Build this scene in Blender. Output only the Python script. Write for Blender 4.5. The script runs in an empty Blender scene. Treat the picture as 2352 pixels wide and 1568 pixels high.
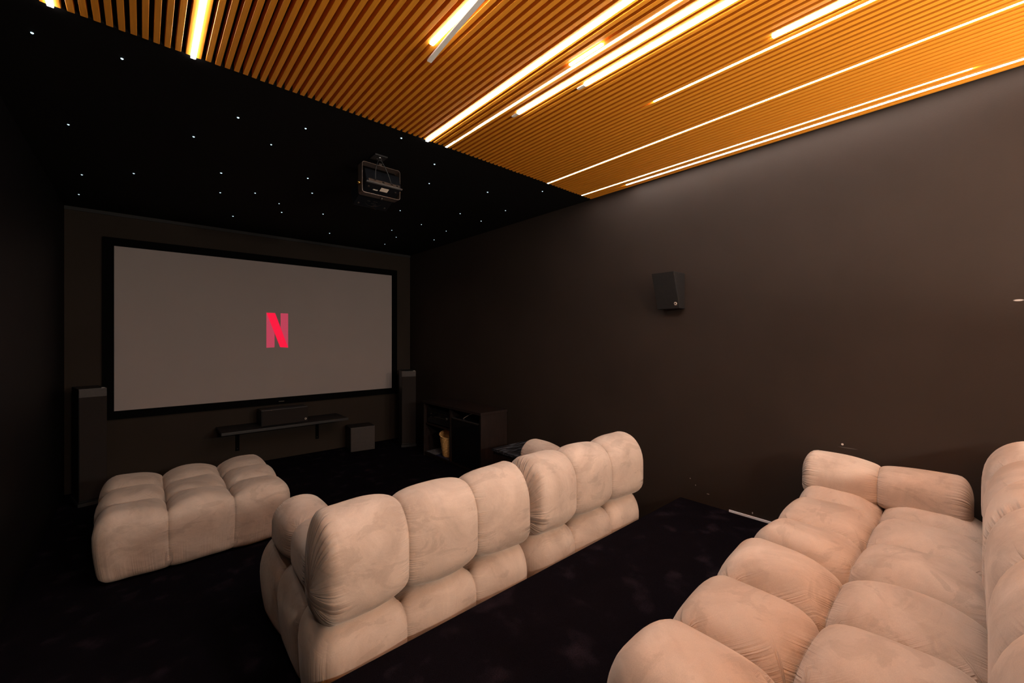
import bpy, bmesh, math, random
from mathutils import Vector, Matrix
random.seed(7)
SC = bpy.context.scene
COL = SC.collection

# ------------------------------------------------------------------ camera, world, exposure
cam_d = bpy.data.cameras.new('camera'); cam = bpy.data.objects.new('camera', cam_d); COL.objects.link(cam)
cam_d.sensor_width = 36.0
cam_d.lens = 954.0 / 2352.0 * 36.0
cam_d.shift_y = -7.0 / 2352.0
cam_d.clip_start = 0.02
cam.location = (0, 0, 1.475)
cam.rotation_euler = (math.pi / 2, 0, -math.atan2(849.0, 954.0))
SC.camera = cam
wd = bpy.data.worlds.new('world'); SC.world = wd; wd.use_nodes = True
wd.node_tree.nodes['Background'].inputs[0].default_value = (0.5, 0.45, 0.42, 1)
wd.node_tree.nodes['Background'].inputs[1].default_value = 0.0
SC.view_settings.view_transform = 'Standard'
SC.view_settings.look = 'None'
SC.view_settings.gamma = 1.0
SC.view_settings.use_curve_mapping = False
SC.view_settings.exposure = 0.0
SC.cycles.max_bounces = 10
SC.cycles.diffuse_bounces = 6
SC.cycles.sample_clamp_indirect = 6.0
SC.cycles.use_denoising = True
LED_STRENGTH = 42.0
LED_COLOR = (1.0, 0.94, 0.89)
FILL_GLOBE_STRENGTH = 230.0
FILL_UPLIGHT_W = 40.0

# room (metres)
XL, XR, YB, YF, ZC = -0.55, 3.03, -2.60, 5.73, 2.725
ZP, YP = 0.28, 1.5          # platform height and front edge
YS = 2.316                  # front end of the slatted ceiling

# ------------------------------------------------------------------ materials
def nmat(name):
    m = bpy.data.materials.new(name); m.use_nodes = True
    nt = m.node_tree
    return m, nt, nt.nodes['Principled BSDF']

def N(nt, kind, **kw):
    n = nt.nodes.new(kind)
    for k, v in kw.items():
        if k.startswith('i_'):
            key = k[2:]
            key = int(key) if key.isdigit() else key.replace('_', ' ')
            n.inputs[key].default_value = v
        else: setattr(n, k, v)
    return n

def ramp(nt, fac, stops):
    r = nt.nodes.new('ShaderNodeValToRGB')
    el = r.color_ramp.elements
    while len(el) < len(stops): el.new(0.5)
    for e, (p, c) in zip(el, stops):
        e.position = p; e.color = (*c, 1) if len(c) == 3 else c
    nt.links.new(fac, r.inputs[0])
    return r

def simple(name, color, rough=0.5, metal=0.0, noise=0.0, nscale=40.0, spec=0.5, bump=0.0, bscale=200.0, coat=0.0):
    m, nt, b = nmat(name)
    b.inputs['Roughness'].default_value = rough
    b.inputs['Metallic'].default_value = metal
    b.inputs['Specular IOR Level'].default_value = spec
    b.inputs['Coat Weight'].default_value = coat
    tc = N(nt, 'ShaderNodeTexCoord')
    nz = N(nt, 'ShaderNodeTexNoise', i_Scale=nscale, i_Detail=4.0)
    nt.links.new(tc.outputs['Object'], nz.inputs['Vector'])
    lo = tuple(c * (1 - noise) for c in color); hi = tuple(c * (1 + noise) for c in color)
    r = ramp(nt, nz.outputs[0], [(0.3, lo), (0.7, hi)])
    nt.links.new(r.outputs[0], b.inputs['Base Color'])
    if bump:
        n2 = N(nt, 'ShaderNodeTexNoise', i_Scale=bscale, i_Detail=3.0)
        nt.links.new(tc.outputs['Object'], n2.inputs['Vector'])
        bp = N(nt, 'ShaderNodeBump', i_Strength=bump, i_Distance=0.002)
        nt.links.new(n2.outputs[0], bp.inputs['Height'])
        nt.links.new(bp.outputs[0], b.inputs['Normal'])
    return m

def emis(name, color, strength):
    m, nt, b = nmat(name)
    b.inputs['Base Color'].default_value = (*[min(1, c) * 0.8 for c in color], 1)
    b.inputs['Emission Color'].default_value = (*color, 1)
    b.inputs['Emission Strength'].default_value = strength
    b.inputs['Roughness'].default_value = 0.6
    return m

def make_suede():
    m, nt, b = nmat('suede')
    L = nt.links.new
    tc = N(nt, 'ShaderNodeTexCoord'); oi = N(nt, 'ShaderNodeObjectInfo')
    off = N(nt, 'ShaderNodeVectorMath', operation='ADD'); L(tc.outputs['Object'], off.inputs[0])
    sc = N(nt, 'ShaderNodeMath', operation='MULTIPLY', i_1=37.0); L(oi.outputs['Random'], sc.inputs[0]); L(sc.outputs[0], off.inputs[1])
    # nap brushed this way and that: big soft patches plus a few sharper hand marks
    a = N(nt, 'ShaderNodeTexNoise', i_Scale=3.4, i_Detail=5.0, i_Roughness=0.6, i_Distortion=1.2); L(off.outputs[0], a.inputs['Vector'])
    mp = N(nt, 'ShaderNodeMapping'); mp.inputs['Scale'].default_value = (1.0, 1.6, 2.2); mp.inputs['Rotation'].default_value = (0.5, 0.3, 0.6)
    L(off.outputs[0], mp.inputs['Vector'])
    c = N(nt, 'ShaderNodeTexNoise', i_Scale=5.0, i_Detail=5.0, i_Roughness=0.6, i_Distortion=0.9); L(mp.outputs[0], c.inputs['Vector'])
    r1 = ramp(nt, a.outputs[0], [(0.36, (0.455, 0.365, 0.305)), (0.64, (0.595, 0.485, 0.41))])
    r2 = ramp(nt, c.outputs[0], [(0.0, (0, 0, 0)), (0.55, (0, 0, 0)), (0.60, (1, 1, 1))])
    r3 = ramp(nt, c.outputs[0], [(0.30, (1, 1, 1)), (0.44, (0, 0, 0)), (1.0, (0, 0, 0))])
    m1 = N(nt, 'ShaderNodeMix', data_type='RGBA'); m1.inputs[7].default_value = (0.37, 0.295, 0.245, 1)
    f1 = N(nt, 'ShaderNodeMath', operation='MULTIPLY', i_1=0.38); L(r2.outputs[0], f1.inputs[0]); L(f1.outputs[0], m1.inputs[0]); L(r1.outputs[0], m1.inputs[6])
    m2 = N(nt, 'ShaderNodeMix', data_type='RGBA'); m2.inputs[7].default_value = (0.70, 0.59, 0.52, 1)
    f2 = N(nt, 'ShaderNodeMath', operation='MULTIPLY', i_1=0.30); L(r3.outputs[0], f2.inputs[0]); L(f2.outputs[0], m2.inputs[0]); L(m1.outputs[2], m2.inputs[6])
    fz = N(nt, 'ShaderNodeTexNoise', i_Scale=420.0, i_Detail=2.0); L(tc.outputs['Object'], fz.inputs['Vector'])
    rf = ramp(nt, fz.outputs[0], [(0.25, (0.93, 0.93, 0.93)), (0.75, (1.05, 1.05, 1.05))])
    m3 = N(nt, 'ShaderNodeMix', data_type='RGBA', blend_type='MULTIPLY'); m3.inputs[0].default_value = 1.0
    L(m2.outputs[2], m3.inputs[6]); L(rf.outputs[0], m3.inputs[7])
    L(m3.outputs[2], b.inputs['Base Color'])
    b.inputs['Roughness'].default_value = 0.9
    b.inputs['Specular IOR Level'].default_value = 0.15
    b.inputs['Sheen Weight'].default_value = 0.35
    b.inputs['Sheen Roughness'].default_value = 0.45
    b.inputs['Sheen Tint'].default_value = (1.0, 0.86, 0.76, 1)
    # gathered pleats along seams and at cushion ends
    pl = N(nt, 'ShaderNodeAttribute', attribute_name='pleat'); pc = N(nt, 'ShaderNodeAttribute', attribute_name='along')
    w = N(nt, 'ShaderNodeTexNoise', noise_dimensions='1D', i_Scale=95.0, i_Detail=2.0); L(pc.outputs['Fac'], w.inputs['W'])
    w2 = N(nt, 'ShaderNodeTexNoise', noise_dimensions='1D', i_Scale=7.0, i_Detail=1.0); L(pc.outputs['Fac'], w2.inputs['W'])
    rw = ramp(nt, w2.outputs[0], [(0.42, (0.12, 0.12, 0.12)), (0.62, (1, 1, 1))])
    h = N(nt, 'ShaderNodeMath', operation='MULTIPLY'); L(w.outputs[0], h.inputs[0]); L(pl.outputs['Fac'], h.inputs[1])
    h2 = N(nt, 'ShaderNodeMath', operation='MULTIPLY'); L(h.outputs[0], h2.inputs[0]); L(rw.outputs[0], h2.inputs[1])
    bp = N(nt, 'ShaderNodeBump', i_Strength=0.85, i_Distance=0.016); L(h2.outputs[0], bp.inputs['Height'])
    soft = N(nt, 'ShaderNodeTexNoise', i_Scale=14.0, i_Detail=3.0, i_Distortion=0.8); L(off.outputs[0], soft.inputs['Vector'])
    b2 = N(nt, 'ShaderNodeBump', i_Strength=0.10, i_Distance=0.02); L(soft.outputs[0], b2.inputs['Height']); L(bp.outputs[0], b2.inputs['Normal'])
    b3 = N(nt, 'ShaderNodeBump', i_Strength=0.10, i_Distance=0.001); L(fz.outputs[0], b3.inputs['Height']); L(b2.outputs[0], b3.inputs['Normal'])
    L(b3.outputs[0], b.inputs['Normal'])
    return m

def make_slat_wood():
    m, nt, b = nmat('slat_wood'); L = nt.links.new
    tc = N(nt, 'ShaderNodeTexCoord')
    mp = N(nt, 'ShaderNodeMapping'); mp.inputs['Scale'].default_value = (60.0, 1.4, 60.0); L(tc.outputs['Object'], mp.inputs['Vector'])
    g = N(nt, 'ShaderNodeTexNoise', i_Scale=3.0, i_Detail=6.0, i_Roughness=0.6); L(mp.outputs[0], g.inputs['Vector'])
    r = ramp(nt, g.outputs[0], [(0.3, (0.74, 0.265, 0.017)), (0.55, (0.86, 0.32, 0.024)), (0.8, (0.92, 0.37, 0.036))])
    L(r.outputs[0], b.inputs['Base Color'])
    b.inputs['Roughness'].default_value = 0.42
    b.inputs['Specular IOR Level'].default_value = 0.45
    return m

def make_carpet():
    m, nt, b = nmat('carpet'); L = nt.links.new
    tc = N(nt, 'ShaderNodeTexCoord')
    p = N(nt, 'ShaderNodeTexNoise', i_Scale=6.5, i_Detail=3.0, i_Distortion=0.15); L(tc.outputs['Object'], p.inputs['Vector'])
    f = N(nt, 'ShaderNodeTexNoise', i_Scale=260.0, i_Detail=4.0, i_Roughness=0.7); L(tc.outputs['Object'], f.inputs['Vector'])
    r1 = ramp(nt, p.outputs[0], [(0.0, (0.005, 0.0042, 0.006)), (0.58, (0.007, 0.0056, 0.008)), (0.76, (0.021, 0.015, 0.021))])
    r2 = ramp(nt, f.outputs[0], [(0.25, (0.25, 0.25, 0.25)), (0.75, (1.9, 1.9, 1.9))])
    mx = N(nt, 'ShaderNodeMix', data_type='RGBA', blend_type='MULTIPLY'); mx.inputs[0].default_value = 1.0
    L(r1.outputs[0], mx.inputs[6]); L(r2.outputs[0], mx.inputs[7]); L(mx.outputs[2], b.inputs['Base Color'])
    b.inputs['Roughness'].default_value = 1.0
    b.inputs['Specular IOR Level'].default_value = 0.0
    bp = N(nt, 'ShaderNodeBump', i_Strength=0.9, i_Distance=0.006); L(f.outputs[0], bp.inputs['Height'])
    b2 = N(nt, 'ShaderNodeBump', i_Strength=0.4, i_Distance=0.03); L(p.outputs[0], b2.inputs['Height']); L(bp.outputs[0], b2.inputs['Normal'])
    L(b2.outputs[0], b.inputs['Normal'])
    return m

def make_wall(name, color, rough=0.6, chips=()):
    m, nt, b = nmat(name); L = nt.links.new
    tc = N(nt, 'ShaderNodeTexCoord')
    a = N(nt, 'ShaderNodeTexNoise', i_Scale=1.6, i_Detail=4.0); L(tc.outputs['Object'], a.inputs['Vector'])
    r = ramp(nt, a.outputs[0], [(0.3, tuple(c * 0.9 for c in color)), (0.7, tuple(c * 1.1 for c in color))])
    out = r.outputs[0]
    for (py, pz, ry, rz, amt) in chips:                        # paint chips and scuffs
        s = N(nt, 'ShaderNodeVectorMath', operation='SUBTRACT'); s.inputs[1].default_value = (0, py, pz); L(tc.outputs['Object'], s.inputs[0])
        k = N(nt, 'ShaderNodeVectorMath', operation='MULTIPLY'); k.inputs[1].default_value = (0, 1 / ry, 1 / rz); L(s.outputs[0], k.inputs[0])
        ln = N(nt, 'ShaderNodeVectorMath', operation='LENGTH'); L(k.outputs[0], ln.inputs[0])
        rr = ramp(nt, ln.outputs['Value'], [(0.6, (amt, amt, amt)), (1.0, (0, 0, 0))])
        mx = N(nt, 'ShaderNodeMix', data_type='RGBA'); mx.inputs[7].default_value = (0.62, 0.58, 0.55, 1)
        L(rr.outputs[0], mx.inputs[0]); L(out, mx.inputs[6]); out = mx.outputs[2]
    L(out, b.inputs['Base Color'])
    n2 = N(nt, 'ShaderNodeTexNoise', i_Scale=180.0, i_Detail=3.0); L(tc.outputs['Object'], n2.inputs['Vector'])
    bp = N(nt, 'ShaderNodeBump', i_Strength=0.12, i_Distance=0.002); L(n2.outputs[0], bp.inputs['Height']); L(bp.outputs[0], b.inputs['Normal'])
    b.inputs['Roughness'].default_value = rough
    b.inputs['Specular IOR Level'].default_value = 0.12
    return m

def make_darkwood():
    m, nt, b = nmat('dark_wood'); L = nt.links.new
    tc = N(nt, 'ShaderNodeTexCoord')
    mp = N(nt, 'ShaderNodeMapping'); mp.inputs['Scale'].default_value = (14, 14, 1.2); L(tc.outputs['Object'], mp.inputs['Vector'])
    g = N(nt, 'ShaderNodeTexNoise', i_Scale=4.0, i_Detail=6.0, i_Distortion=0.6); L(mp.outputs[0], g.inputs['Vector'])
    r = ramp(nt, g.outputs[0], [(0.3, (0.009, 0.0055, 0.0045)), (0.7, (0.022, 0.012, 0.010))])
    L(r.outputs[0], b.inputs['Base Color']); b.inputs['Roughness'].default_value = 0.42
    return m

def make_tabletop():
    m, nt, b = nmat('grooved_top_painted_sheen'); L = nt.links.new
    tc = N(nt, 'ShaderNodeTexCoord')
    mp = N(nt, 'ShaderNodeMapping'); mp.inputs['Scale'].default_value = (2.0, 16, 16); L(tc.outputs['Object'], mp.inputs['Vector'])
    g = N(nt, 'ShaderNodeTexNoise', i_Scale=3.0, i_Detail=7.0, i_Roughness=0.7); L(mp.outputs[0], g.inputs['Vector'])
    r = ramp(nt, g.outputs[0], [(0.47, (0.006, 0.006, 0.007)), (0.66, (0.17, 0.18, 0.21))])  # pale streaks are reflections on the top, painted into its colour
    L(r.outputs[0], b.inputs['Base Color']); b.inputs['Roughness'].default_value = 0.38
    bp = N(nt, 'ShaderNodeBump', i_Strength=0.6, i_Distance=0.003); L(g.outputs[0], bp.inputs['Height']); L(bp.outputs[0], b.inputs['Normal'])
    return m

def make_wicker():
    m, nt, b = nmat('wicker'); L = nt.links.new
    tc = N(nt, 'ShaderNodeTexCoord')
    n = N(nt, 'ShaderNodeTexNoise', i_Scale=60.0, i_Detail=3.0); L(tc.outputs['Object'], n.inputs['Vector'])
    r = ramp(nt, n.outputs[0], [(0.3, (0.50, 0.26, 0.075)), (0.7, (0.92, 0.58, 0.24))])
    L(r.outputs[0], b.inputs['Base Color']); b.inputs['Roughness'].default_value = 0.6
    return m

M = {}
M['suede'] = make_suede()
M['slat'] = make_slat_wood()
M['carpet'] = make_carpet()
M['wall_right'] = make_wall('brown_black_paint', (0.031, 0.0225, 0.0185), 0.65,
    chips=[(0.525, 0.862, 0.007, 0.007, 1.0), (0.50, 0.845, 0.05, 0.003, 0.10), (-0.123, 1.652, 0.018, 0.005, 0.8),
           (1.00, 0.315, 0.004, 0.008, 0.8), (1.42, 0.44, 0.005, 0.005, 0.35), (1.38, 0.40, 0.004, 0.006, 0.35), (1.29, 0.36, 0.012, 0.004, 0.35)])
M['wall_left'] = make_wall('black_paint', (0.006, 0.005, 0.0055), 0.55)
M['wall_front'] = make_wall('brown_black_fabric', (0.030, 0.0225, 0.0175), 0.8)
M['ceil'] = make_wall('black_ceiling_paint', (0.006, 0.0053, 0.0053), 0.8)
M['felt'] = simple('black_felt', (0.006, 0.005, 0.005), 0.95, noise=0.2)
M['led'] = emis('led_diffuser', LED_COLOR, LED_STRENGTH)
M['opal'] = simple('opal_plastic', (0.80, 0.78, 0.74), 0.45, noise=0.03)
M['alu'] = simple('aluminium', (0.55, 0.54, 0.53), 0.35, 0.9, noise=0.05)
M['star'] = emis('star_fibre', (0.62, 0.86, 1.0), 1.3)
M['black'] = simple('black_plastic', (0.010, 0.010, 0.011), 0.4, noise=0.1)
M['blackmatte'] = simple('black_matte', (0.012, 0.011, 0.011), 0.75, noise=0.15, bump=0.2)
M['velvet'] = simple('black_velvet', (0.004, 0.004, 0.004), 1.0, noise=0.1, spec=0.0)
M['gloss'] = simple('black_gloss', (0.006, 0.006, 0.007), 0.16, noise=0.1, coat=0.3)
M['vinyl'] = simple('black_vinyl', (0.011, 0.0098, 0.0098), 0.5, noise=0.25, nscale=80, bump=0.15)
M['cloth'] = simple('grille_cloth', (0.024, 0.0195, 0.018), 0.9, noise=0.3, nscale=600, bump=0.5, bscale=700, spec=0.1)
M['baffle'] = simple('brown_baffle', (0.036, 0.027, 0.0245), 0.6, noise=0.12)
M['chrome'] = simple('chrome', (0.75, 0.74, 0.72), 0.2, 1.0, noise=0.03)
M['gold'] = simple('gold_knob', (0.75, 0.42, 0.10), 0.25, 1.0, noise=0.03)
M['white'] = simple('white_paint', (0.80, 0.80, 0.84), 0.4, noise=0.03)
M['label'] = simple('paper_label', (0.72, 0.62, 0.52), 0.6, noise=0.08, nscale=120)
M['screen'] = simple('screen_fabric', (0.30, 0.245, 0.225), 0.9, noise=0.02, nscale=3, spec=0.1)
_b = M['screen'].node_tree.nodes['Principled BSDF']; _b.inputs['Emission Color'].default_value = (1.0, 0.90, 0.86, 1); _b.inputs['Emission Strength'].default_value = 0.012   # projected dark grey picture
M['red'] = emis('projected_red', (1.0, 0.0, 0.045), 0.95)
M['red2'] = emis('projected_dim_red', (0.50, 0.045, 0.09), 0.95)
M['dwood'] = make_darkwood()
for _k in ('red', 'red2'): M[_k].node_tree.nodes['Principled BSDF'].inputs['Base Color'].default_value = (0, 0, 0, 1)
M['ttop'] = make_tabletop()
M['wicker'] = make_wicker()
M['navy'] = simple('navy_plastic', (0.006, 0.007, 0.010), 0.4, noise=0.15)
M['port'] = simple('bronze_port_strip', (0.11, 0.078, 0.062), 0.4, 0.3, noise=0.1)
M['bracket'] = simple('grey_steel', (0.10, 0.085, 0.075), 0.38, 0.8, noise=0.1)
M['rug'] = simple('grey_fleece', (0.10, 0.10, 0.11), 0.95, noise=0.7, nscale=150, bump=0.8, bscale=250)
M['blue'] = simple('blue_mat', (0.015, 0.018, 0.055), 0.6, noise=0.2)
M['cable'] = simple('white_cable', (0.55, 0.48, 0.42), 0.5, noise=0.05)

# ------------------------------------------------------------------ builders
def obj(name, bm, mat, parent=None, smooth=False, loc=None):
    me = bpy.data.meshes.new(name); bm.normal_update(); bm.to_mesh(me); bm.free()
    me.materials.append(mat)
    if smooth:
        for p in me.polygons: p.use_smooth = True
    o = bpy.data.objects.new(name, me); COL.objects.link(o)
    if parent: o.parent = parent
    if loc: o.location = loc
    return o

def tag(o, label=None, cat=None, group=None, kind=None):
    if label: o['label'] = label
    if cat: o['category'] = cat
    if group: o['group'] = group
    if kind: o['kind'] = kind
    return o

def thing(name, label, cat, loc=(0, 0, 0), rz=0.0, group=None):
    o = bpy.data.objects.new(name, None); COL.objects.link(o)
    o.location = loc; o.rotation_euler = (0, 0, rz); o.empty_display_size = 0.1
    return tag(o, label, cat, group)

def box(bm, x0, x1, y0, y1, z0, z1, bev=0.0, seg=2):
    t = bmesh.new()
    bmesh.ops.create_cube(t, size=1.0)
    bmesh.ops.scale(t, vec=(x1 - x0, y1 - y0, z1 - z0), verts=t.verts)
    bmesh.ops.translate(t, vec=((x0 + x1) / 2, (y0 + y1) / 2, (z0 + z1) / 2), verts=t.verts)
    if bev > 0:
        bmesh.ops.bevel(t, geom=list(t.edges), offset=bev, segments=seg, profile=0.7, affect='EDGES')
    me = bpy.data.meshes.new('tmp'); t.to_mesh(me); t.free(); bm.from_mesh(me); bpy.data.meshes.remove(me)
    return bm

def B(*a, **k):
    return box(bmesh.new(), *a, **k)

def tube(bm, pts, r, seg=8, closed=False):
    pts = [Vector(p) for p in pts]; n = len(pts); rings = []
    up = Vector((0.123, 0.31, 0.94)).normalized()
    for i, p in enumerate(pts):
        a = pts[(i - 1) % n] if (closed or i > 0) else pts[i]
        b = pts[(i + 1) % n] if (closed or i < n - 1) else pts[i]
        t = (b - a).normalized()
        s = t.cross(up)
        if s.length < 1e-4: s = t.cross(Vector((1, 0, 0)))
        s.normalize(); u = s.cross(t)
        rings.append([bm.verts.new(p + r * (math.cos(k * 2 * math.pi / seg) * s + math.sin(k * 2 * math.pi / seg) * u)) for k in range(seg)])
    m = n if closed else n - 1
    for i in range(m):
        A, Bq = rings[i], rings[(i + 1) % n]
        for k in range(seg): bm.faces.new((A[k], A[(k + 1) % seg], Bq[(k + 1) % seg], Bq[k]))
    if not closed:
        bm.faces.new(rings[0][::-1]); bm.faces.new(rings[-1])
    return bm

def lathe(bm, prof, seg=24, c=(0, 0, 0), axis='z', cap=True):
    rings = []
    for (r, h) in prof:
        ring = []
        for k in range(seg):
            a = 2 * math.pi * k / seg
            u, v = r * math.cos(a), r * math.sin(a)
            p = {'z': (u, v, h), 'y': (u, h, v), 'x': (h, u, v)}[axis]
            ring.append(bm.verts.new(Vector(p) + Vector(c)))
        rings.append(ring)
    for i in range(len(rings) - 1):
        for k in range(seg):
            bm.faces.new((rings[i][k], rings[i][(k + 1) % seg], rings[i + 1][(k + 1) % seg], rings[i + 1][k]))
    if cap:
        bm.faces.new(rings[0][::-1]); bm.faces.new(rings[-1])
    return bm

def prism(bm, poly, axis, a, b):
    """poly of 2-D points extruded along axis from a to b"""
    def P(u, v, w): return {'x': (w, u, v), 'y': (u, w, v), 'z': (u, v, w)}[axis]
    A = [bm.verts.new(P(u, v, a)) for u, v in poly]; Bq = [bm.verts.new(P(u, v, b)) for u, v in poly]
    n = len(poly)
    bm.faces.new(A[::-1]); bm.faces.new(Bq)
    for i in range(n): bm.faces.new((A[i], A[(i + 1) % n], Bq[(i + 1) % n], Bq[i]))
    bmesh.ops.recalc_face_normals(bm, faces=bm.faces)
    return bm

def dup_child(o, parent, loc=None):
    c = o.copy(); COL.objects.link(c); c.parent = parent
    if loc is not None: c.location = loc
    return c

# ------------------------------------------------------------------ tufted upholstery
def tufted(W, D, H, sx, sy, R, depth_top, depth_side, power, taper=0.0, n=18, end_pleat=False, wob=0.006, seed=1, ex=2.2):
    """Padded block, x in 0..W, y in 0..D, z in 0..H, pinched in along the seams sx and sy. R = (rx, ry, rz_top, rz_bottom)."""
    rnd = random.Random(seed)
    def samples(L, seams, r0, r1, cnt):
        cuts = [0.0] + list(seams) + [L]; out = []
        for i in range(len(cuts) - 1):
            a, b = cuts[i], cuts[i + 1]
            for k in range(cnt):
                t = k / cnt
                t = 0.5 - 0.5 * math.cos(math.pi * t)          # dense near seams and edges
                out.append(a + (b - a) * t)
        out.append(L); return out
    X = samples(W, sx, 0, 0, n); Y = samples(D, sy, 0, 0, n if sy else int(n * 1.2))
    Z = [H * (0.5 - 0.5 * math.cos(math.pi * k / 16)) for k in range(17)]
    rx, ry, rt, rb = R
    ph = [rnd.uniform(0, 6.28) for _ in range(12)]
    def tuft(v, L, seams):
        cuts = [0.0] + list(seams) + [L]
        for i in range(len(cuts) - 1):
            a, b = cuts[i], cuts[i + 1]
            if v <= b or i == len(cuts) - 2:
                c = (a + b) / 2; hw = (b - a) / 2
                if v < c: t = (c - v) / hw if i > 0 else 0.0
                else: t = (v - c) / hw if i < len(cuts) - 2 else 0.0
                return min(1.0, t), i
    bm = bmesh.new()
    lp = bm.verts.layers.float.new('pleat'); la = bm.verts.layers.float.new('along')
    vd = {}
    nX, nY, nZ = len(X) - 1, len(Y) - 1, len(Z) - 1
    def vert(i, j, k):
        key = (i, j, k)
        if key in vd: return vd[key]
        x, y, z = X[i], Y[j], Z[k]
        cx = min(max(x, rx), W - rx); cy = min(max(y, ry), D - ry); cz = min(max(z, rb), H - rt)
        rz = rt if z > H - rt else rb
        v = Vector(((x - cx) / rx, (y - cy) / ry, (z - cz) / rz))
        l = v.length
        if l > 1e-9: v = v / l
        p = Vector((cx + rx * v.x, cy + ry * v.y, cz + rz * v.z))
        nn = Vector((v.x / rx, v.y / ry, v.z / rz))
        if nn.length > 1e-9: nn.normalize()
        tx, ix = tuft(x, W, sx); ty, iy = tuft(y, D, sy)
        dx = 1 - (1 - tx ** ex) ** power if tx < 1 else 1.0
        dy = 1 - (1 - ty ** ex) ** power if ty < 1 else 1.0
        if sy:
            a = dx * (0.62 + 0.38 * dy); b = dy * (0.62 + 0.38 * dx)
        else:
            a, b = dx, 0.0
        comb = min(1.0, (a ** 4 + b ** 4) ** 0.25)
        topness = max(0.0, nn.z)
        dep = depth_side + (depth_top - depth_side) * topness ** 1.5
        low = 1.0
        if taper: low = min(1.0, 0.35 + 1.3 * z / H)           # seams run out towards the floor
        p -= nn * (dep * comb * low)
        # crown of every tuft and hand-made unevenness
        w = wob * (math.sin(7.1 * x + ph[0]) * math.sin(6.3 * y + ph[1]) + 0.6 * math.sin(15 * x + 9 * y + ph[2] + 6 * z) + 0.5 * math.sin(ph[3 + (ix + 3 * iy) % 9]))
        p += nn * w * (1 - comb)
        if taper:
            s = max(0.0, 1 - p.z / (0.62 * H)) ** 1.6 * taper
            p.x += s * (1 - 2 * p.x / W); p.y += s * (1 - 2 * p.y / D)
        q = bm.verts.new(p)
        # pleats
        near = max(math.exp(-(1 - tx) / 0.13) if tx > 0 else 0, math.exp(-(1 - ty) / 0.13) if ty > 0 else 0)
        if tx >= ty: al = (y if abs(nn.y) < 0.8 else 0) + (p.z * 1.7)
        else: al = x + p.z * 1.7
        pl = near * 0.55
        if end_pleat:
            ed = min(x, W - x)
            e = math.exp(-((ed - 0.0) / 0.05) ** 2)
            if e > near:
                pl = e * 1.9; al = math.atan2(p.z - H * 0.3, p.y - D / 2) * 0.13
        elif taper:
            ed = min(min(x, W - x), 1.0); e = math.exp(-(ed / 0.10) ** 2) * max(0.0, 1 - p.z / (0.8 * H))
            e2 = math.exp(-(min(y, D - y) / 0.05) ** 2) * max(0.0, 1 - p.z / (0.45 * H)) * 0.45
            if e * 0.9 > pl: pl = e * 0.9; al = y + 0.25 * x
            if e2 > pl: pl = e2; al = x
        q[lp] = pl; q[la] = al
        vd[key] = q
        return q
    for i in range(nX):
        for j in range(nY):
            bm.faces.new((vert(i, j, nZ), vert(i + 1, j, nZ), vert(i + 1, j + 1, nZ), vert(i, j + 1, nZ)))
            bm.faces.new((vert(i, j, 0), vert(i, j + 1, 0), vert(i + 1, j + 1, 0), vert(i + 1, j, 0)))
    for i in range(nX):
        for k in range(nZ):
            bm.faces.new((vert(i, 0, k), vert(i + 1, 0, k), vert(i + 1, 0, k + 1), vert(i, 0, k + 1)))
            bm.faces.new((vert(i, nY, k), vert(i, nY, k + 1), vert(i + 1, nY, k + 1), vert(i + 1, nY, k)))
    for j in range(nY):
        for k in range(nZ):
            bm.faces.new((vert(0, j, k), vert(0, j, k + 1), vert(0, j + 1, k + 1), vert(0, j + 1, k)))
            bm.faces.new((vert(nX, j, k), vert(nX, j + 1, k), vert(nX, j + 1, k + 1), vert(nX, j, k + 1)))
    return bm

def seat_mesh(W, D, H, seed):
    return tufted(W, D, H, [W / 3, 2 * W / 3], [D / 3, 2 * D / 3], (0.11, 0.10, 0.15, 0.05), 0.145, 0.05, 0.52, taper=0.032, seed=seed)

def bolster_mesh(L, D, H, cnt, seed, dep=0.042, ends=0.060):
    return tufted(L, D, H, [L * (k + 1) / cnt for k in range(cnt - 1)], [], (ends, D * 0.48, H * 0.45, H * 0.26), dep, dep, 0.5,
                  n=22, end_pleat=True, wob=0.004, seed=seed, ex=2.2)

# ------------------------------------------------------------------ the setting
T = 0.12
def struct(name, bm, mat, parent=None):
    o = obj(name, bm, mat, parent)
    if parent is None: o['kind'] = 'structure'
    return o

struct('floor', B(XL - T, XR + T, YP - 0.05, YF + T, -T, 0.0), M['carpet'])
struct('floor_platform', B(XL - T, XR + T, YB - T, YP, -T, ZP, bev=0.012), M['carpet'])
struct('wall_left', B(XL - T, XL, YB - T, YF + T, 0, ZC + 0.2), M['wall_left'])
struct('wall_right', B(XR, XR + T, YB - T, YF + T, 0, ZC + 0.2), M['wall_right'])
struct('wall_back', B(XL, XR, YB - T, YB, 0, ZC + 0.2), M['wall_right'])
struct('wall_front', B(XL, XR, YF, YF + T, 0, ZC + 0.2), M['wall_front'])
bm = bmesh.new()
box(bm, XL, XR, YS, YF, ZC + 0.003, ZC + 0.12)
box(bm, XL, XR, YB, YS, ZC + 0.045, ZC + 0.12)
struct('ceiling', bm, M['ceil'])
struct('ceiling_felt', B(XL, XR, YB, YS, ZC + 0.040, ZC + 0.045), M['felt'])
PITCH, SW = 0.0356, 0.0205
bm = bmesh.new()
k = -9
while True:
    xr = -0.23 + PITCH * k
    if xr > XR - 0.012: break
    if xr - SW > XL + 0.003: box(bm, xr - SW, xr, YB, YS + random.uniform(-0.002, 0.002), ZC, ZC + 0.040, bev=0.0012, seg=1)
    k += 1
struct('ceiling_slats', bm, M['slat'])
struct('trim_1', B(XL, XR, YF - 0.012, YF, ZC - 0.030, ZC + 0.003), M['blackmatte'])
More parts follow.
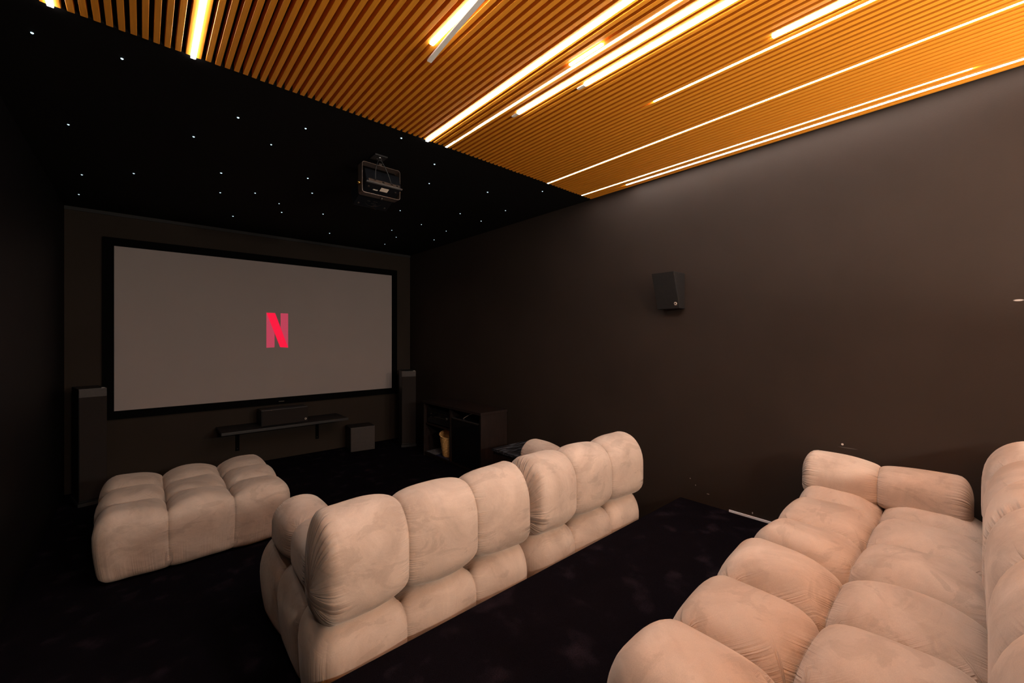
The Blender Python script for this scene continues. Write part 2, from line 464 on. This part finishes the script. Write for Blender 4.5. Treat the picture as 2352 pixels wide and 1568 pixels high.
struct('baseboard_right', B(XR - 0.008, XR, 0.2, 1.146, ZP - 0.01, ZP + 0.014, bev=0.002), M['white'])

# ------------------------------------------------------------------ light strips in the slatted ceiling
def gapx(k): return -0.2225 + PITCH * k
STRIPS = [  # gap index, near end, far end, proud?, plain end piece, label
    (-1, 1.35, 2.318, True, 0.0, 'white light strip nearest the unlit black side wall, end just showing at the ceiling edge'),
    (11, 1.35, 2.325, True, 0.0, 'lone white light strip reaching the slat ends above the speaker with the dark side wall'),
    (32, 0.30, 1.545, True, 0.0, 'short-reaching light strip with its white cover hanging loose at the end'),
    (44, 0.20, 2.320, True, 0.0, 'wide white light strip reaching the slat ends just above the projector'),
    (48, 0.20, 2.320, False, 0.0, 'thin recessed light strip beside the wide one, with a loose wire and spare bit'),
    (50, 0.10, 1.70, True, 0.045, 'wide white light strip stopping partway, beside the thin strip with the loose wire'),
    (52, 0.10, 1.29, True, 0.045, 'wide white light strip stopping shortest in the middle bunch of four'),
    (61, -0.20, 0.568, True, 0.0, 'shortest wide light strip, glowing against a thin strip at the top of the photo'),
    (63, -0.20, 1.143, False, 0.0, 'thin recessed light strip that ends in mid-ceiling with a yellow glow'),
    (75, -0.35, 2.318, False, 0.0, 'thin recessed light strip alone in a broad band of slats towards the brown wall'),
    (87, 0.02, 2.312, False, 0.0, 'thin recessed light strip second from the brown wall, reaching the slat ends'),
    (89, -0.25, 1.91, None, 0.0, 'white light strip running closest to the brown wall'),
]
for (k, y0, y1, proud, endp, lab) in STRIPS:
    x = gapx(k)
    t = thing('led_light', lab, 'light', (x, 0, ZC), group='light strips in the slatted ceiling')
    if proud is None:                                          # flush strip, shines straight down
        obj('diffuser', B(-0.0072, 0.0072, y0, y1, -0.001, 0.012, bev=0.001), M['led'], t)
        obj('housing', B(-0.0072, 0.0072, y0, y1, 0.012, 0.036), M['alu'], t)
    elif proud:
        zb, w = -0.0055, 0.0180
        obj('diffuser', B(-w / 2, w / 2, y0, y1, zb, 0.0, bev=0.002), M['led'], t)
        obj('housing', B(-0.007, 0.007, y0, y1, 0.0, 0.034), M['alu'], t)
        if endp: obj('end_piece', B(-w / 2, w / 2, y1, y1 + endp, zb, 0.0, bev=0.003), M['opal'], t)
    else:
        obj('diffuser', B(-0.0065, 0.0065, y0, y1, 0.001, 0.012, bev=0.003), M['led'], t)
        obj('housing', B(-0.0072, 0.0072, y0, y1, 0.012, 0.036), M['alu'], t)
    if k == 32:
        bm = bmesh.new()
        pts = []
        for i in range(13):
            s = i / 12; y = 1.10 + 0.48 * s
            pts.append((0.004 + 0.006 * s, y, -0.016 - 0.040 * s ** 1.5))
        w = 0.010
        prev = None
        for p in pts:
            ring = [bm.verts.new((p[0] + a, p[1], p[2] + b)) for a, b in ((-w, 0.008), (-w, 0), (w, 0), (w, 0.008), (w - 0.002, 0.008), (w - 0.002, 0.002), (-w + 0.002, 0.002), (-w + 0.002, 0.008))]
            if prev:
                for i in range(8): bm.faces.new((prev[i], prev[(i + 1) % 8], ring[(i + 1) % 8], ring[i]))
            prev = ring
        obj('loose_cover', bm, M['opal'], t)
    if k == 48:
        bm = bmesh.new()
        tube(bm, [(-0.010, y, -0.002 - 0.010 * math.sin((y + 0.5) * 2.4) ** 2) for y in [(0.22 + 0.09 * i) for i in range(23)]], 0.0012, 6)
        obj('loose_wire', bm, M['alu'], t)
        obj('spare_diffuser', B(-0.036, -0.022, 1.06, 1.24, -0.006, 0.0, bev=0.002), M['led'], t)

# ------------------------------------------------------------------ star points
stars = [(-0.338, 2.581), (-0.068, 2.551), (-0.324, 3.546), (0.238, 3.243), (0.406, 2.794), (0.728, 2.671), (0.622, 3.041), (-0.346, 4.565), (-0.413, 5.205), (-0.049, 4.267), (0.446, 3.815), (0.967, 3.489), (0.5, 4.334), (0.726, 4.147), (1.094, 3.821), (0.949, 4.322), (1.034, 4.604), (1.36, 4.391), (0.694, 5.084), (1.666, 5.141), (1.21, 2.401), (1.57, 2.603), (1.733, 2.954), (2.21, 2.798), (2.546, 2.471), (1.887, 3.769), (2.383, 3.461), (2.658, 3.083), (2.701, 3.531), (2.293, 4.075), (2.649, 4.131), (2.157, 4.517), (2.346, 4.793), (2.768, 4.6), (2.408, 5.248)]
def star_bm(): return lathe(bmesh.new(), [(0.0065, 0.004), (0.0062, 0.0), (0.004, -0.0022), (0.001, -0.003)], 12)
s0 = None
for (x, y) in stars:
    if s0 is None:
        s0 = obj('star_light', star_bm(), M['star'], smooth=True); o = s0
    else:
        o = s0.copy(); COL.objects.link(o)
    o.location = (x, y, ZC + 0.0015)
    sc = random.uniform(0.75, 1.1); o.scale = (sc, sc, 1)
    tag(o, 'tiny blue-white star point of light set in the black ceiling', 'light', 'star lights in the black ceiling')

# ------------------------------------------------------------------ sofas and ottoman
def copyobj(o, name, parent, loc, rz=0.0):
    c = o.copy(); c.name = name; COL.objects.link(c); c.parent = parent; c.location = loc; c.rotation_euler = (0, 0, rz)
    return c

MW, MD, MH = 1.06, 1.05, 0.40
# ottoman
ot = thing('ottoman', 'low square tufted suede ottoman alone in front of the screen, without back or arms', 'ottoman', (-0.235, 3.385, 0))
obj('cushion', seat_mesh(1.07, 1.05, 0.435, 3), M['suede'], ot, True)
# front sofa, its back to the platform
fs = thing('sofa', 'tan tufted suede sofa on the lower floor, seen from behind, facing the screen', 'sofa', (0.46, 1.53, 0), group='matching tan tufted suede sofas')
s1 = obj('seat_base', seat_mesh(MW, MD, MH, 5), M['suede'], fs, True, (0, 0, 0))
s2 = obj('seat_base', seat_mesh(MW, MD, MH, 6), M['suede'], fs, True, (MW + 0.004, 0, 0))
bA = obj('back_cushion', bolster_mesh(MW - 0.01, 0.31, 0.418, 3, 11), M['suede'], fs, True, (0.005, -0.02, 0.402))
bB = obj('back_cushion', bolster_mesh(MW - 0.01, 0.31, 0.418, 3, 12), M['suede'], fs, True, (MW + 0.005, -0.02, 0.402))
a1 = obj('arm_cushion', bolster_mesh(0.66, 0.25, 0.24, 2, 13, 0.03, 0.055), M['suede'], fs, True, (0.285, 0.27, 0.40)); a1.rotation_euler = (0, 0, math.pi / 2)
a2 = obj('arm_cushion', bolster_mesh(0.66, 0.25, 0.24, 2, 14, 0.03, 0.055), M['suede'], fs, True, (2.07, 0.31, 0.40)); a2.rotation_euler = (0, 0, math.pi / 2)
# back sofa on the platform (turned the same way: faces the screen)
bs = thing('sofa', 'tan tufted suede sofa on the raised carpeted platform, seat seen from above', 'sofa', (0.86, -0.38, ZP), group='matching tan tufted suede sofas')
copyobj(s1, 'seat_base', bs, (0, 0, 0)); copyobj(s2, 'seat_base', bs, (MW - 0.005, 0, 0))
copyobj(bA, 'back_cushion', bs, (0.005, 0.06, 0.325)); copyobj(bB, 'back_cushion', bs, (MW + 0.0, 0.06, 0.325))
copyobj(a2, 'arm_cushion', bs, (2.125, 0.39, 0.312), math.pi / 2)

s1.scale = s2.scale = (1, 1, 1.09)                             # fuller cushions on the front sofa

# ------------------------------------------------------------------ projection screen
ps = thing('projection_screen', 'large grey projection screen in a black frame, showing a red letter N', 'screen', (0, YF, 0))
x0, x1, z0, z1 = -0.209, 2.718, 0.754, 2.392
fw = 0.082
bm = bmesh.new()
def bar(a, b, c, d): box(bm, a, b, -0.045, -0.001, c, d, bev=0.006)
bar(x0 - fw, x1 + fw, z1, z1 + fw); bar(x0 - fw, x1 + fw, z0 - fw, z0); bar(x0 - fw, x0, z0 - 0.01, z1 + 0.01); bar(x1, x1 + fw, z0 - 0.01, z1 + 0.01)
obj('frame', bm, M['velvet'], ps)
surf = obj('screen_surface', B(x0 - 0.01, x1 + 0.01, -0.036, -0.022, z0 - 0.01, z1 + 0.01), M['screen'], ps)
def flat(poly, y):
    b = bmesh.new(); b.faces.new([b.verts.new((u, y, v)) for u, v in poly]); bmesh.ops.recalc_face_normals(b, faces=b.faces)
    r = bmesh.ops.extrude_face_region(b, geom=list(b.faces)); bmesh.ops.translate(b, vec=(0, 0.0012, 0), verts=[v for v in r['geom'] if isinstance(v, bmesh.types.BMVert)])
    return b
NZ0, NZ1 = 1.362, 1.784
def arc(u): return NZ0 + 0.006 * (1 - ((u - 1.232) / 0.118) ** 2)
n1 = obj('projected_logo', flat([(1.114, NZ1), (1.201, NZ1), (1.201, arc(1.201)), (1.16, arc(1.16)), (1.114, NZ0)], -0.0375), M['red2'], ps)
tag(n1, 'dim red upright stroke of the N')
n2 = obj('projected_logo', flat([(1.267, NZ1), (1.350, NZ1), (1.350, NZ0), (1.31, arc(1.31)), (1.267, arc(1.267))], -0.0375), M['red2'], ps)
tag(n2, 'dim red upright stroke of the N')
n3 = obj('projected_logo', flat([(1.114, NZ1), (1.206, NZ1), (1.350, NZ0), (1.310, arc(1.31)), (1.262, arc(1.262))], -0.0395), M['red'], ps)
tag(n3, 'bright red diagonal stroke of the N')
obj('emblem', B(1.245, 1.305, -0.047, -0.045, z0 - 0.052, z0 - 0.046), M['bracket'], ps)

# ------------------------------------------------------------------ wall shelf and speakers
sh = thing('wall_shelf', 'black floating shelf on two brackets under the screen', 'shelf', (0.62, YF, 0.445))
obj('board', B(0, 1.325, -0.44, -0.001, 0, 0.03, bev=0.003), M['vinyl'], sh)
for bx in (0.205, 1.08):
    bm = bmesh.new(); box(bm, bx - 0.02, bx + 0.02, -0.008, -0.001, -0.275, 0.0, bev=0.001); box(bm, bx - 0.02, bx + 0.02, -0.30, -0.001, -0.008, 0.0, bev=0.001)
    br = obj('bracket', bm, M['velvet'], sh)
    obj('screw', lathe(bmesh.new(), [(0.006, 0.0), (0.006, -0.002), (0.003, -0.004)], 12, (bx, -0.008, -0.25), 'y'), M['chrome'], br)

def ring_bm(c, ro, ri, axis_y, offs=0.0, th=0.0015, seg=24):
    b = bmesh.new(); O = []; I = []
    for k in range(seg):
        a = 2 * math.pi * k / seg
        O.append((c[0] + ro * math.cos(a), c[2] + ro * math.sin(a))); I.append((c[0] - offs + ri * math.cos(a), c[2] + ri * math.sin(a)))
    y0, y1 = axis_y, axis_y - th
    vs = [[b.verts.new((u, y, v)) for u, v in P] for P in (O, I) for y in (y0, y1)]
    o0, o1, i0, i1 = vs
    for k in range(seg):
        q = (k + 1) % seg
        b.faces.new((o1[k], o1[q], i1[q], i1[k])); b.faces.new((o0[k], o0[q], o1[q], o1[k])); b.faces.new((i1[k], i1[q], i0[q], i0[k]))
    return b

cs = thing('center_speaker', 'wide black centre speaker sitting on the shelf under the screen', 'speaker', (1.01, 5.40, 0.475), 0.0)
obj('cabinet', B(0, 0.49, 0.012, 0.23, 0, 0.178, bev=0.004), M['vinyl'], cs)
obj('grille', B(0.004, 0.486, 0.0, 0.012, 0.004, 0.174, bev=0.004), M['cloth'], cs)
obj('badge', ring_bm((0.462, 0, 0.034), 0.011, 0.0065, 0.0, 0.002), M['label'], cs)

def tower(loc, rz, W, lab):
    t = thing('tower_speaker', lab, 'speaker', loc, rz, 'tower speakers beside the screen')
    D = 0.35
    obj('plinth', B(-0.008, W + 0.008, -0.008, D + 0.008, 0.0, 0.03, bev=0.004), M['blackmatte'], t)
    obj('cabinet', B(0, W, 0.014, D, 0.03, 1.03, bev=0.006), M['vinyl'], t)
    obj('baffle', B(0.002, W - 0.002, 0.002, 0.014, 0.955, 1.026, bev=0.002), M['baffle'], t)
    obj('grille', B(0.002, W - 0.002, -0.004, 0.014, 0.05, 0.955, bev=0.004), M['cloth'], t)
    obj('badge', B(W - 0.035, W - 0.010, 0.020, 0.026, 1.030, 1.0315), M['chrome'], t)
    return t
tower((-0.414, 5.212, 0), math.radians(12), 0.18, 'black tower speaker in the corner by the dark side wall, behind the ottoman')
tower((2.625, 5.195, 0), math.radians(-20), 0.19, 'black tower speaker between the screen and the media cabinet')

sw = thing('subwoofer', 'black cube subwoofer on the carpet under the end of the shelf', 'speaker', (2.014, 5.40, 0), math.radians(-8))
obj('cabinet', B(0, 0.31, 0.012, 0.28, 0, 0.312, bev=0.005), M['vinyl'], sw)
obj('grille', B(0.003, 0.307, 0.0, 0.012, 0.003, 0.309, bev=0.004), M['baffle'], sw)
obj('badge', ring_bm((0.272, 0, 0.040), 0.008, 0.005, 0.0, 0.001), M['bracket'], sw)

# wedge speaker on the right wall (grille faces into the room and tips downwards)
ws = thing('wall_speaker', 'small black wedge-shaped speaker mounted on the brown wall', 'speaker', (XR, 1.461, 1.697))
bm = bmesh.new()
prism(bm, [(0, 0), (-0.073, 0), (-0.160, 0.264), (0, 0.264)], 'y', 0.0, 0.175)
bmesh.ops.bevel(bm, geom=list(bm.edges), offset=0.004, segments=2, profile=0.7, affect='EDGES')
obj('cabinet', bm, M['vinyl'], ws)
bm = bmesh.new()
prism(bm, [(-0.0745, 0.004), (-0.083, 0.002), (-0.1715, 0.262), (-0.160, 0.262)], 'y', 0.002, 0.173)
obj('grille', bm, M['felt'], ws)
# badge lies on the tipped grille
def on_grille(bm2, yy, s):        # move a ring built in the x-z plane (y=0) on to the grille
    d = Vector((-0.083, 0, 0.002)); u = (Vector((-0.1715, 0, 0.262)) - d).normalized(); nrm = Vector((-u.z, 0, u.x)); 
    for v in bm2.verts:
        a, h, c = v.co.x, v.co.y, v.co.z
        v.co = d + u * (s + c) + Vector((0, yy - a, 0)) + nrm * (-h + 0.0006)
    return bm2
obj('badge', on_grille(ring_bm((0, 0, 0), 0.0115, 0.0062, 0.0, 0.003, 0.001), 0.024, 0.036), M['label'], ws)
b2 = bmesh.new(); box(b2, -0.011, 0.011, -0.001, 0.0, -0.017, -0.0145)
obj('lettering', on_grille(b2, 0.024, 0.036), M['port'], ws)

# ------------------------------------------------------------------ projector under the black ceiling
pj = thing('projector', 'black projector hung under the star ceiling in a steel strap frame', 'projector', (1.275, 2.90, ZC))
tilt = math.radians(-21)
Rm = Matrix.Translation((0, -0.12, -0.175)) @ Matrix.Rotation(tilt, 4, 'X')
def tb(*a, **k):
    b = B(*a, **k); bmesh.ops.transform(b, matrix=Rm, verts=b.verts); return b
hw = 0.128
body = obj('body', tb(-hw, hw, 0.0, 0.275, 0.0, 0.115, bev=0.010), M['navy'], pj)
obj('port_panel', tb(-hw + 0.014, hw - 0.012, -0.004, 0.006, 0.008, 0.030, bev=0.002), M['port'], body)
obj('rear_rim', tb(-hw - 0.004, hw + 0.004, -0.008, 0.004, -0.003, 0.004, bev=0.0015), M['alu'], body)
for px in (-0.01, 0.055, 0.095):
    obj('socket', tb(px - 0.008, px + 0.008, -0.007, 0.0, 0.012, 0.022, bev=0.002), M['chrome'], body)
obj('label_plate', tb(-0.012, 0.044, 0.030, 0.066, -0.0015, 0.001), M['label'], body)
obj('label_plate', tb(-0.060, -0.026, 0.062, 0.070, -0.0015, 0.001), M['label'], body)
for (sx_, sy_) in ((-0.1, 0.045), (0.1, 0.045), (-0.1, 0.24), (0.1, 0.24)):
    b = lathe(bmesh.new(), [(0.008, 0.002), (0.008, -0.003), (0.004, -0.005)], 14, (sx_, sy_, 0)); bmesh.ops.transform(b, matrix=Rm, verts=b.verts)
    obj('foot', b, M['bracket'], body)
bm = bmesh.new()
for (u, v, l) in ((-0.05, 0.195, 0.022), (-0.005, 0.190, 0.030), (-0.012, 0.215, 0.034), (0.004, 0.232, 0.038)): box(bm, u, u + l, v, v + 0.005, -0.0012, 0.001)
for k in range(20):
    a0, a1 = math.pi * (0.05 + 0.9 * k / 20), math.pi * (0.05 + 0.9 * (k + 1) / 20)
    tube(bm, [(0.0 + 0.062 * math.cos(a), 0.195 + 0.055 * math.sin(a), 0.0) for a in (a0, a1)], 0.0009, 5)
bmesh.ops.transform(bm, matrix=Rm, verts=bm.verts)
obj('lettering', bm, M['bracket'], body)
b = lathe(bmesh.new(), [(0.045, 0.0), (0.045, 0.018), (0.036, 0.022), (0.030, 0.012)], 24, (0.05, 0.273, 0.058), 'y'); bmesh.ops.transform(b, matrix=Rm, verts=b.verts)
obj('lens', b, M['gloss'], body, True)
# strap: rounded rectangular loop of flat steel across x-z
def rrect(w, h, r, n=6):
    P = []
    for (cx, cz, a0) in ((w - r, h - r, 0), (-w + r, h - r, 90), (-w + r, -h + r, 180), (w - r, -h + r, 270)):
        for i in range(n + 1):
            a = math.radians(a0 + 90 * i / n); P.append((cx + r * math.cos(a), cz + r * math.sin(a)))
    return P
def strap(w, h, cz, y0, y1, th, r):
    b = bmesh.new(); O = rrect(w, h, r); I = rrect(w - th, h - th, r - th); n = len(O)
    V = [[b.verts.new((u, y, v + cz)) for u, v in P] for P in (O, I) for y in (y0, y1)]
    for k in range(n):
        q = (k + 1) % n
        b.faces.new((V[0][k], V[0][q], V[1][q], V[1][k])); b.faces.new((V[2][k], V[3][k], V[3][q], V[2][q]))
        b.faces.new((V[0][k], V[2][k], V[2][q], V[0][q])); b.faces.new((V[1][k], V[1][q], V[3][q], V[3][k]))
    bmesh.ops.recalc_face_normals(b, faces=b.faces); return b
obj('strap_frame', strap(0.142, 0.108, -0.128, -0.070, 0.000, 0.004, 0.018), M['port'], pj)
for s in (-1, 1):
    obj('tilt_knob', lathe(bmesh.new(), [(0.010, -0.012), (0.012, 0.0), (0.010, 0.010)], 16, (s * 0.150, -0.037, -0.165), 'x'), M['gold'], pj, True)
obj('clamp_screw', lathe(bmesh.new(), [(0.009, 0.0), (0.011, -0.006), (0.007, -0.014)], 16, (0.015, -0.035, -0.236)), M['bracket'], pj, True)
obj('ceiling_plate', B(-0.10, -0.01, -0.19, -0.10, -0.006, 0.003, bev=0.002), M['black'], pj)
tube_b = bmesh.new(); tube(tube_b, [(-0.05 + 0.016 * math.cos(a), -0.145 + 0.016 * math.sin(a), -0.008) for a in [2 * math.pi * k / 20 for k in range(20)]], 0.003, 6, closed=True)
obj('cable_ring', tube_b, M['chrome'], pj, True)
for (ex, ez, sx_) in ((-0.070, -0.158, -0.03), (0.045, -0.158, 0.01)):
    bm = bmesh.new(); p0 = Vector((-0.05, -0.145, -0.004)); p2 = Vector((ex, -0.128, ez)); pm = (p0 + p2) / 2 + Vector((sx_, -0.02, 0.0))
    tube(bm, [p0 * (1 - t) ** 2 + pm * 2 * t * (1 - t) + p2 * t * t for t in [i / 14 for i in range(15)]], 0.0028, 6)
    obj('cable', bm, M['black'], pj, True)
obj('hanger_rod', B(-0.012, 0.012, -0.05, -0.026, -0.022, 0.003), M['bracket'], pj)

# ------------------------------------------------------------------ media cabinet and what is in it
mc = thing('media_cabinet', 'low dark wood media cabinet with two open bays against the brown wall', 'cabinet', (2.66, 3.48, 0))
CD, CL, CT = 0.362, 1.20, 0.69
obj('top', B(-0.01, CD, -0.008, CL + 0.008, CT - 0.028, CT, bev=0.002), M['dwood'], mc)
for yy in (0.0, CL - 0.022): obj('side_panel', B(0, CD, yy, yy + 0.022, 0, CT - 0.028, bev=0.0015), M['dwood'], mc)
obj('divider', B(0.004, CD, 0.585, 0.607, 0.05, CT - 0.028), M['dwood'], mc)
obj('bottom', B(0.004, CD, 0.022, CL - 0.022, 0.03, 0.05), M['dwood'], mc)
obj('back_panel', B(CD - 0.008, CD, 0.022, CL - 0.022, 0.05, CT - 0.028), M['blackmatte'], mc)
obj('shelf', B(0.02, CD - 0.008, 0.607, CL - 0.022, 0.395, 0.413), M['dwood'], mc)
obj('kickboard', B(0.02, 0.036, 0.022, CL - 0.022, 0.0, 0.03), M['blackmatte'], mc)
for i in range(7): obj('pin_hole', lathe(bmesh.new(), [(0.0035, 0.0), (0.0035, -0.001)], 8, (0.03, CL - 0.022, 0.12 + 0.045 * i), 'y'), M['chrome'], mc)

av = thing('av_receiver', 'black audio receiver with a silver slot line on the upper shelf of the cabinet', 'receiver', (2.70, 4.12, 0.4145))
obj('case', B(0.0, 0.30, 0, 0.50, 0.012, 0.185, bev=0.006), M['black'], av)
obj('fascia', B(-0.012, 0.0, 0.0, 0.50, 0.012, 0.185, bev=0.006), M['gloss'], av)
obj('slot_trim', B(-0.0135, -0.011, 0.09, 0.34, 0.097, 0.1005), M['chrome'], av)
obj('slot_trim', B(-0.0135, -0.011, 0.05, 0.44, 0.150, 0.152), M['bracket'], av)
obj('volume_knob', lathe(bmesh.new(), [(0.020, 0.0), (0.020, -0.014), (0.017, -0.017)], 20, (-0.011, 0.055, 0.105), 'x'), M['bracket'], av, True)
obj('button', lathe(bmesh.new(), [(0.007, 0.0), (0.007, -0.006)], 12, (-0.011, 0.42, 0.125), 'x'), M['chrome'], av)
obj('button', lathe(bmesh.new(), [(0.005, 0.0), (0.005, -0.005)], 12, (-0.011, 0.42, 0.085), 'x'), M['chrome'], av)
for yy in (0.05, 0.44): obj('foot', B(0.02, 0.05, yy, yy + 0.03, 0.0, 0.012), M['black'], av)

fr = thing('mini_fridge', 'black mini fridge with a rounded door edge in the near bay of the cabinet', 'fridge', (2.69, 3.515, 0.05))
obj('body', B(0.02, 0.31, 0, 0.535, 0, 0.515, bev=0.006), M['black'], fr)
obj('door', B(-0.022, 0.018, 0.002, 0.533, 0.006, 0.520, bev=0.016, seg=4), M['gloss'], fr)
obj('door_trim', B(-0.026, -0.018, 0.03, 0.505, 0.500, 0.508, bev=0.002), M['bracket'], fr)
cb = bmesh.new(); tube(cb, [(2.70 + 0.10 * t, 3.86 - 0.16 * t, 0.572 + 0.075 * t + 0.018 * math.sin(math.pi * t)) for t in [i / 14 for i in range(15)]], 0.0035, 6)
tag(obj('cable', cb, M['cable'], smooth=True), 'pale cable looping above the mini fridge in the cabinet', 'cable')

# woven basket
bk = thing('basket', 'woven tan basket standing in the lower bay of the media cabinet', 'basket', (2.775, 4.25, 0.057), 0.2)
bm = bmesh.new()
NS, NH = 56, 26
prevring = None
for h in range(NH + 1):
    f = h / NH; ring = []
    for k in range(NS):
        a = 2 * math.pi * k / NS
        r = (0.078 + 0.042 * f ** 0.8)
        r += 0.0045 * math.sin(14 * a + math.pi * (h // 2 % 2)) * (1 if 1 < h < NH else 0)
        ring.append(bm.verts.new((r * math.cos(a), r * math.sin(a), f * (0.262 + 0.028 * math.sin(a + 0.6)))))
    if prevring:
        for k in range(NS): bm.faces.new((prevring[k], prevring[(k + 1) % NS], ring[(k + 1) % NS], ring[k]))
    else: bm.faces.new(ring[::-1])
    prevring = ring
bw = obj('woven_body', bm, M['wicker'], bk, True)
sm = bw.modifiers.new('thickness', 'SOLIDIFY'); sm.thickness = 0.006; sm.offset = -1
bm = bmesh.new(); tube(bm, [(0.121 * math.cos(a), 0.121 * math.sin(a), 0.262 + 0.028 * math.sin(a + 0.6)) for a in [2 * math.pi * k / 40 for k in range(40)]], 0.006, 8, closed=True)
obj('rim', bm, M['wicker'], bk, True)
tag(obj('floor_mat', B(2.672, 2.99, 4.11, 4.40, 0.0505, 0.056, bev=0.002), M['blue']), 'dark blue mat lying under the basket in the cabinet', 'mat')
bm = bmesh.new()
gx, gy = 20, 18; V = {}
for i in range(gx + 1):
    for j in range(gy + 1):
        V[i, j] = bm.verts.new((2.675 + 0.27 * i / gx + random.uniform(-.003, .003), 4.41 + 0.23 * j / gy + random.uniform(-.003, .003), 0.054 + 0.022 * math.sin(math.pi * i / gx) * math.sin(math.pi * j / gy) ** 0.5 * random.uniform(0.7, 1.1) + random.uniform(0, 0.003)))
for i in range(gx):
    for j in range(gy): bm.faces.new((V[i, j], V[i + 1, j], V[i + 1, j + 1], V[i, j + 1]))
fo = obj('folded_cloth', bm, M['rug'], smooth=True); s_ = fo.modifiers.new('t', 'SOLIDIFY'); s_.thickness = 0.003
tag(fo, 'grey speckled cloth heaped at the far end of the cabinet floor', 'cloth')

# ------------------------------------------------------------------ side table
st = thing('side_table', 'small black side table between the front sofa arm and the media cabinet', 'table', (2.53, 2.64, 0))
obj('tabletop', B(0, 0.47, 0, 0.50, 0.385, 0.410, bev=0.003), M['ttop'], st)
obj('side_panel', B(0.012, 0.030, 0.012, 0.488, 0.0, 0.385), M['dwood'], st)
obj('side_panel', B(0.440, 0.458, 0.012, 0.488, 0.0, 0.385), M['dwood'], st)
obj('back_panel', B(0.030, 0.440, 0.470, 0.488, 0.0, 0.385), M['dwood'], st)
obj('shelf', B(0.030, 0.440, 0.02, 0.470, 0.15, 0.168), M['dwood'], st)

# ------------------------------------------------------------------ added globe lamps behind the camera, fill light for the sofa backs
M['globe'] = emis('added_fill_globe', (1.0, 0.86, 0.72), FILL_GLOBE_STRENGTH)
def added_wall_lamp(x, z, lab):
    t = thing('added_wall_lamp', lab, 'lamp', (x, YB, z), group='added globe fill lamps on the back wall')
    obj('backplate', lathe(bmesh.new(), [(0.06, 0.0), (0.06, 0.012), (0.03, 0.02)], 24, (0, 0, -0.10), 'y'), M['black'], t)
    obj('arm', tube(bmesh.new(), [(0, 0.015, -0.10), (0, 0.09, -0.115), (0, 0.14, -0.115), (0, 0.15, -0.09)], 0.008, 8), M['black'], t, True)
    prof = [(0.115 * math.sin(math.pi * k / 20) + 0.0005, -0.115 * math.cos(math.pi * k / 20)) for k in range(21)]
    obj('fill_lamp_shade', lathe(bmesh.new(), prof, 32, (0, 0.15, 0.02)), M['globe'], t, True)
added_wall_lamp(0.45, 2.05, 'added white globe fill lamp on the back wall, nearest the dark side wall')
added_wall_lamp(1.70, 2.05, 'added white globe fill lamp in the middle of the back wall')
added_wall_lamp(2.60, 2.05, 'added white globe fill lamp on the back wall, nearest the brown side wall')

def uplighter(x, y, lab):  # added out of view to brighten the ceiling slats
    t = thing('added_floor_lamp', lab, 'lamp', (x, y, ZP), group='added fill uplighters behind the back sofa')
    obj('base', lathe(bmesh.new(), [(0.13, 0.0), (0.13, 0.015), (0.02, 0.025)], 32), M['black'], t, True)
    obj('pole', lathe(bmesh.new(), [(0.011, 0.02), (0.011, 0.96)], 16), M['black'], t, True)
    obj('fill_lamp_shade', lathe(bmesh.new(), [(0.03, 0.95), (0.09, 0.99), (0.15, 1.06), (0.146, 1.06), (0.086, 0.995), (0.001, 0.96)], 32, cap=False), M['black'], t, True)
    l = bpy.data.lights.new('fill_glow', 'AREA'); l.shape = 'DISK'; l.size = 0.16; l.energy = FILL_UPLIGHT_W; l.color = (1.0, 0.88, 0.74)
    o = bpy.data.objects.new('fill_glow', l); COL.objects.link(o); o.parent = t; o.location = (0, 0, 1.03); o.rotation_euler = (math.pi, 0, 0)
uplighter(1.40, -1.10, 'added black fill uplighter behind the back sofa, nearest the dark side wall')
uplighter(2.20, -1.10, 'added black fill uplighter behind the back sofa, nearest the brown side wall')
